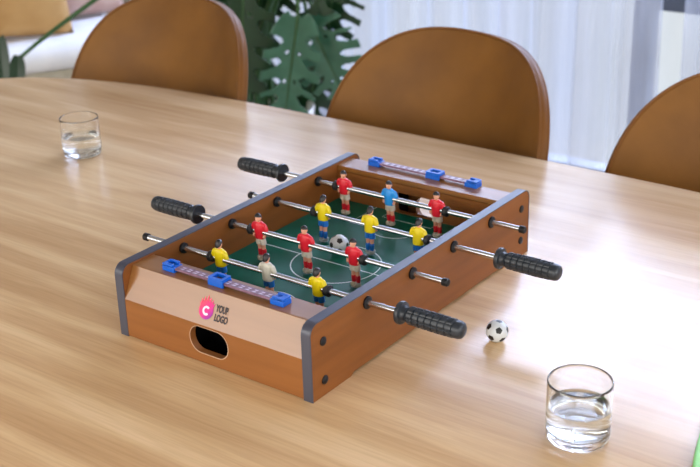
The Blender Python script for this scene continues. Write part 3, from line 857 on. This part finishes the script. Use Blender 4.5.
def add_leaf(base, tip, face, width, seed, slits=7, holes=4, droop=.25, arch=.3, fold=.3):
    """base/tip in world coordinates; face = direction the upper side looks"""
    base, tip = Vector(base)-POT, Vector(tip)-POT
    yv = (tip-base); ln = yv.length; yv.normalize(); f = Vector(face).normalized()
    zv = (f-yv*f.dot(yv)).normalized(); xv = yv.cross(zv)
    me = mleaf_mesh(ln, width, slits, holes, seed, droop, fold)
    o = link('leaf', me, mo, smooth=False)
    o.matrix_local = Matrix(((xv.x, yv.x, zv.x, base.x), (xv.y, yv.y, zv.y, base.y), (xv.z, yv.z, zv.z, base.z), (0, 0, 0, 1)))
    if seed not in (1, 2): me.materials[0] = M['leaf_dark_shaded']  # all but the two brightest leaves take the shade-darkened green
    s = o.modifiers.new('s', 'SOLIDIFY'); s.thickness = .0015; s.offset = 0
    rib = MB(); rib.tube([(0, ln*t, -droop*t*t*ln*.8+.002) for t in [k/12 for k in range(12)]], [.0045*(1-k/13) for k in range(12)], 8)
    rib.build('midrib', M['stem'], o)
    b0 = MBASE+Vector((random.uniform(-.05, .05), random.uniform(-.05, .05), 0))
    p1 = b0+Vector((0, 0, max(.25, (base.z-b0.z)*.7))); p2 = base-yv*arch*.25+Vector((0, 0, arch))
    MB().tube(bez(b0, p1, p2, base, 22), [.010-.0045*k/22 for k in range(23)], 10).build('petiole', M['stem'], mo)
TOC = (.62, -.72, .30)
add_leaf(at_y(298, 14, 1.90), at_y(283, 132, 1.86), (.62, -.6, .55), .125, 1, 5, 3, .10, .25, .15)
add_leaf(at_y(306, 12, 1.98), at_y(343, 96, 2.02), (.35, -.85, .5), .155, 2, 5, 2, .15, .3, .2)
add_leaf(at_y(338, -48, 2.05), at_y(326, 48, 2.02), (.5, -.8, .4), .14, 3, 5, 2, .12, .25, .2)
add_leaf(at_y(248, -30, 2.12), at_y(232, 92, 2.10), (.6, -.75, .3), .16, 4, 5, 2, .1, .25, .2)
add_leaf(at_y(262, 36, 2.10), at_y(250, 128, 2.08), (.6, -.75, .2), .15, 5, 5, 2, .1, .35, .2)
add_leaf(at_y(318, 52, 2.12), at_y(306, 135, 2.12), (.5, -.8, .2), .12, 6, 4, 2, .1, .35, .2)
add_leaf(at_y(284, -62, 2.02), at_y(262, 28, 1.98), (.5, -.7, .5), .15, 7, 5, 2, .12, .2, .2)
add_leaf(at_y(322, -70, 2.00), at_y(318, 14, 1.95), (.5, -.7, .5), .13, 8, 5, 2, .12, .2, .2)
add_leaf(at_y(225, -70, 2.15), at_y(226, 30, 2.12), (.6, -.7, .3), .16, 9, 5, 2, .1, .2, .2)
add_leaf(at_y(244, -34, 1.84), at_y(240, 112, 1.80), (.62, -.75, .25), .14, 10, 5, 2, .1, .2, .2)
# long petiole that hangs out to the left, with its leaves in front of the sofa
pA = at_y(196, -70, 1.75)-POT; pB = at_y(96, -1, 1.62)-POT; pC = at_y(18, 60, 1.42)-POT
pts = bez(MBASE, MBASE+Vector((0, 0, .5)), pA+Vector((.15, .05, .12)), pB, 20)+bez(pB, pB+(pC-pA)*.2, pC+Vector((.05, .03, .05)), pC, 12)[1:]
MB().tube(pts, [.010-.004*k/len(pts) for k in range(len(pts))], 10).build('petiole', M['stem'], mo)
def hang_leaf(base, tip, width, seed, face=(.6, -.75, .2)):
    base, tip = Vector(base)-POT, Vector(tip)-POT
    yv = tip-base; ln = yv.length; yv.normalize(); f = Vector(face).normalized(); zv = (f-yv*f.dot(yv)).normalized(); xv = yv.cross(zv)
    o = link('leaf', mleaf_mesh(ln, width, 0, 0, seed, .1, .25), mo, smooth=False)
    o.matrix_local = Matrix(((xv.x, yv.x, zv.x, base.x), (xv.y, yv.y, zv.y, base.y), (xv.z, yv.z, zv.z, base.z), (0, 0, 0, 1)))
    o.data.materials[0] = M['leaf_dark_shaded']
    s = o.modifiers.new('s', 'SOLIDIFY'); s.thickness = .0015; s.offset = 0
hang_leaf(at_y(18, 55, 1.42), at_y(17, 90, 1.38), .034, 21)
hang_leaf(at_y(0, 36, 1.45), at_y(3, 92, 1.40), .036, 22)

# ------------------------------------------------------------------ light: a bright hazy sky, brightest beyond the window
w = bpy.data.worlds.new('sky'); SC.world = w; w.use_nodes = True
n, l = w.node_tree.nodes, w.node_tree.links; n.clear()
out = n.new('ShaderNodeOutputWorld'); bg = n.new('ShaderNodeBackground')
tc = n.new('ShaderNodeTexCoord'); sp = n.new('ShaderNodeSeparateXYZ'); l.new(tc.outputs['Generated'], sp.inputs['Vector'])
def ramp(sock, f0, f1, t0, t1):
    m = n.new('ShaderNodeMapRange'); m.interpolation_type = 'SMOOTHSTEP'
    for k, v in zip(('From Min', 'From Max', 'To Min', 'To Max'), (f0, f1, t0, t1)): m.inputs[k].default_value = v
    l.new(sock, m.inputs['Value']); return m.outputs['Result']
SKY_WIN, SKY_BACK, GROUND, GLOW = 4.0, 3.6, .60, 20.0
skyy = ramp(sp.outputs['Y'], -.2, .5, SKY_BACK, SKY_WIN)
# haze brightening around a veiled sun that stands to the right, beyond the window
SUN = Vector((math.sin(math.radians(2))*math.cos(math.radians(48)), math.cos(math.radians(2))*math.cos(math.radians(48)), math.sin(math.radians(48))))
vd = n.new('ShaderNodeVectorMath'); vd.operation = 'DOT_PRODUCT'; vd.inputs[1].default_value = SUN; l.new(tc.outputs['Generated'], vd.inputs[0])
glow = ramp(vd.outputs['Value'], math.cos(math.radians(40)), math.cos(math.radians(22)), 0, GLOW-SKY_WIN)
sa = n.new('ShaderNodeMath'); sa.operation = 'ADD'; l.new(skyy, sa.inputs[0]); l.new(glow, sa.inputs[1]); skyy = sa.outputs[0]
elev = ramp(sp.outputs['Z'], -.12, .10, 0, 1)
mx = n.new('ShaderNodeMix'); mx.data_type = 'FLOAT'
l.new(elev, mx.inputs['Factor']); mx.inputs['A'].default_value = GROUND; l.new(skyy, mx.inputs['B'])
cm = n.new('ShaderNodeMix'); cm.data_type = 'RGBA'; l.new(ramp(sp.outputs['Y'], -.2, .5, 0, 1), cm.inputs['Factor'])
cm.inputs['A'].default_value = (1, .96, .90, 1); cm.inputs['B'].default_value = (.71, .81, 1.16, 1)
cg = n.new('ShaderNodeMix'); cg.data_type = 'RGBA'; l.new(elev, cg.inputs['Factor'])
cg.inputs['A'].default_value = (.97, 1., 1.06, 1); l.new(cm.outputs['Result'], cg.inputs['B'])
l.new(cg.outputs['Result'], bg.inputs['Color']); l.new(mx.outputs['Result'], bg.inputs['Strength']); l.new(bg.outputs[0], out.inputs['Surface'])

vs = SC.view_settings
SC.display_settings.display_device = 'sRGB'
vs.view_transform = 'Standard'; vs.look = 'None'; vs.gamma = 1; vs.exposure = 0.45; vs.use_curve_mapping = False
cyc = SC.cycles
cyc.max_bounces = 14; cyc.transmission_bounces = 12; cyc.transparent_max_bounces = 16; cyc.diffuse_bounces = 5; cyc.glossy_bounces = 5
cyc.caustics_reflective = False; cyc.caustics_refractive = True; cyc.sample_clamp_indirect = 40
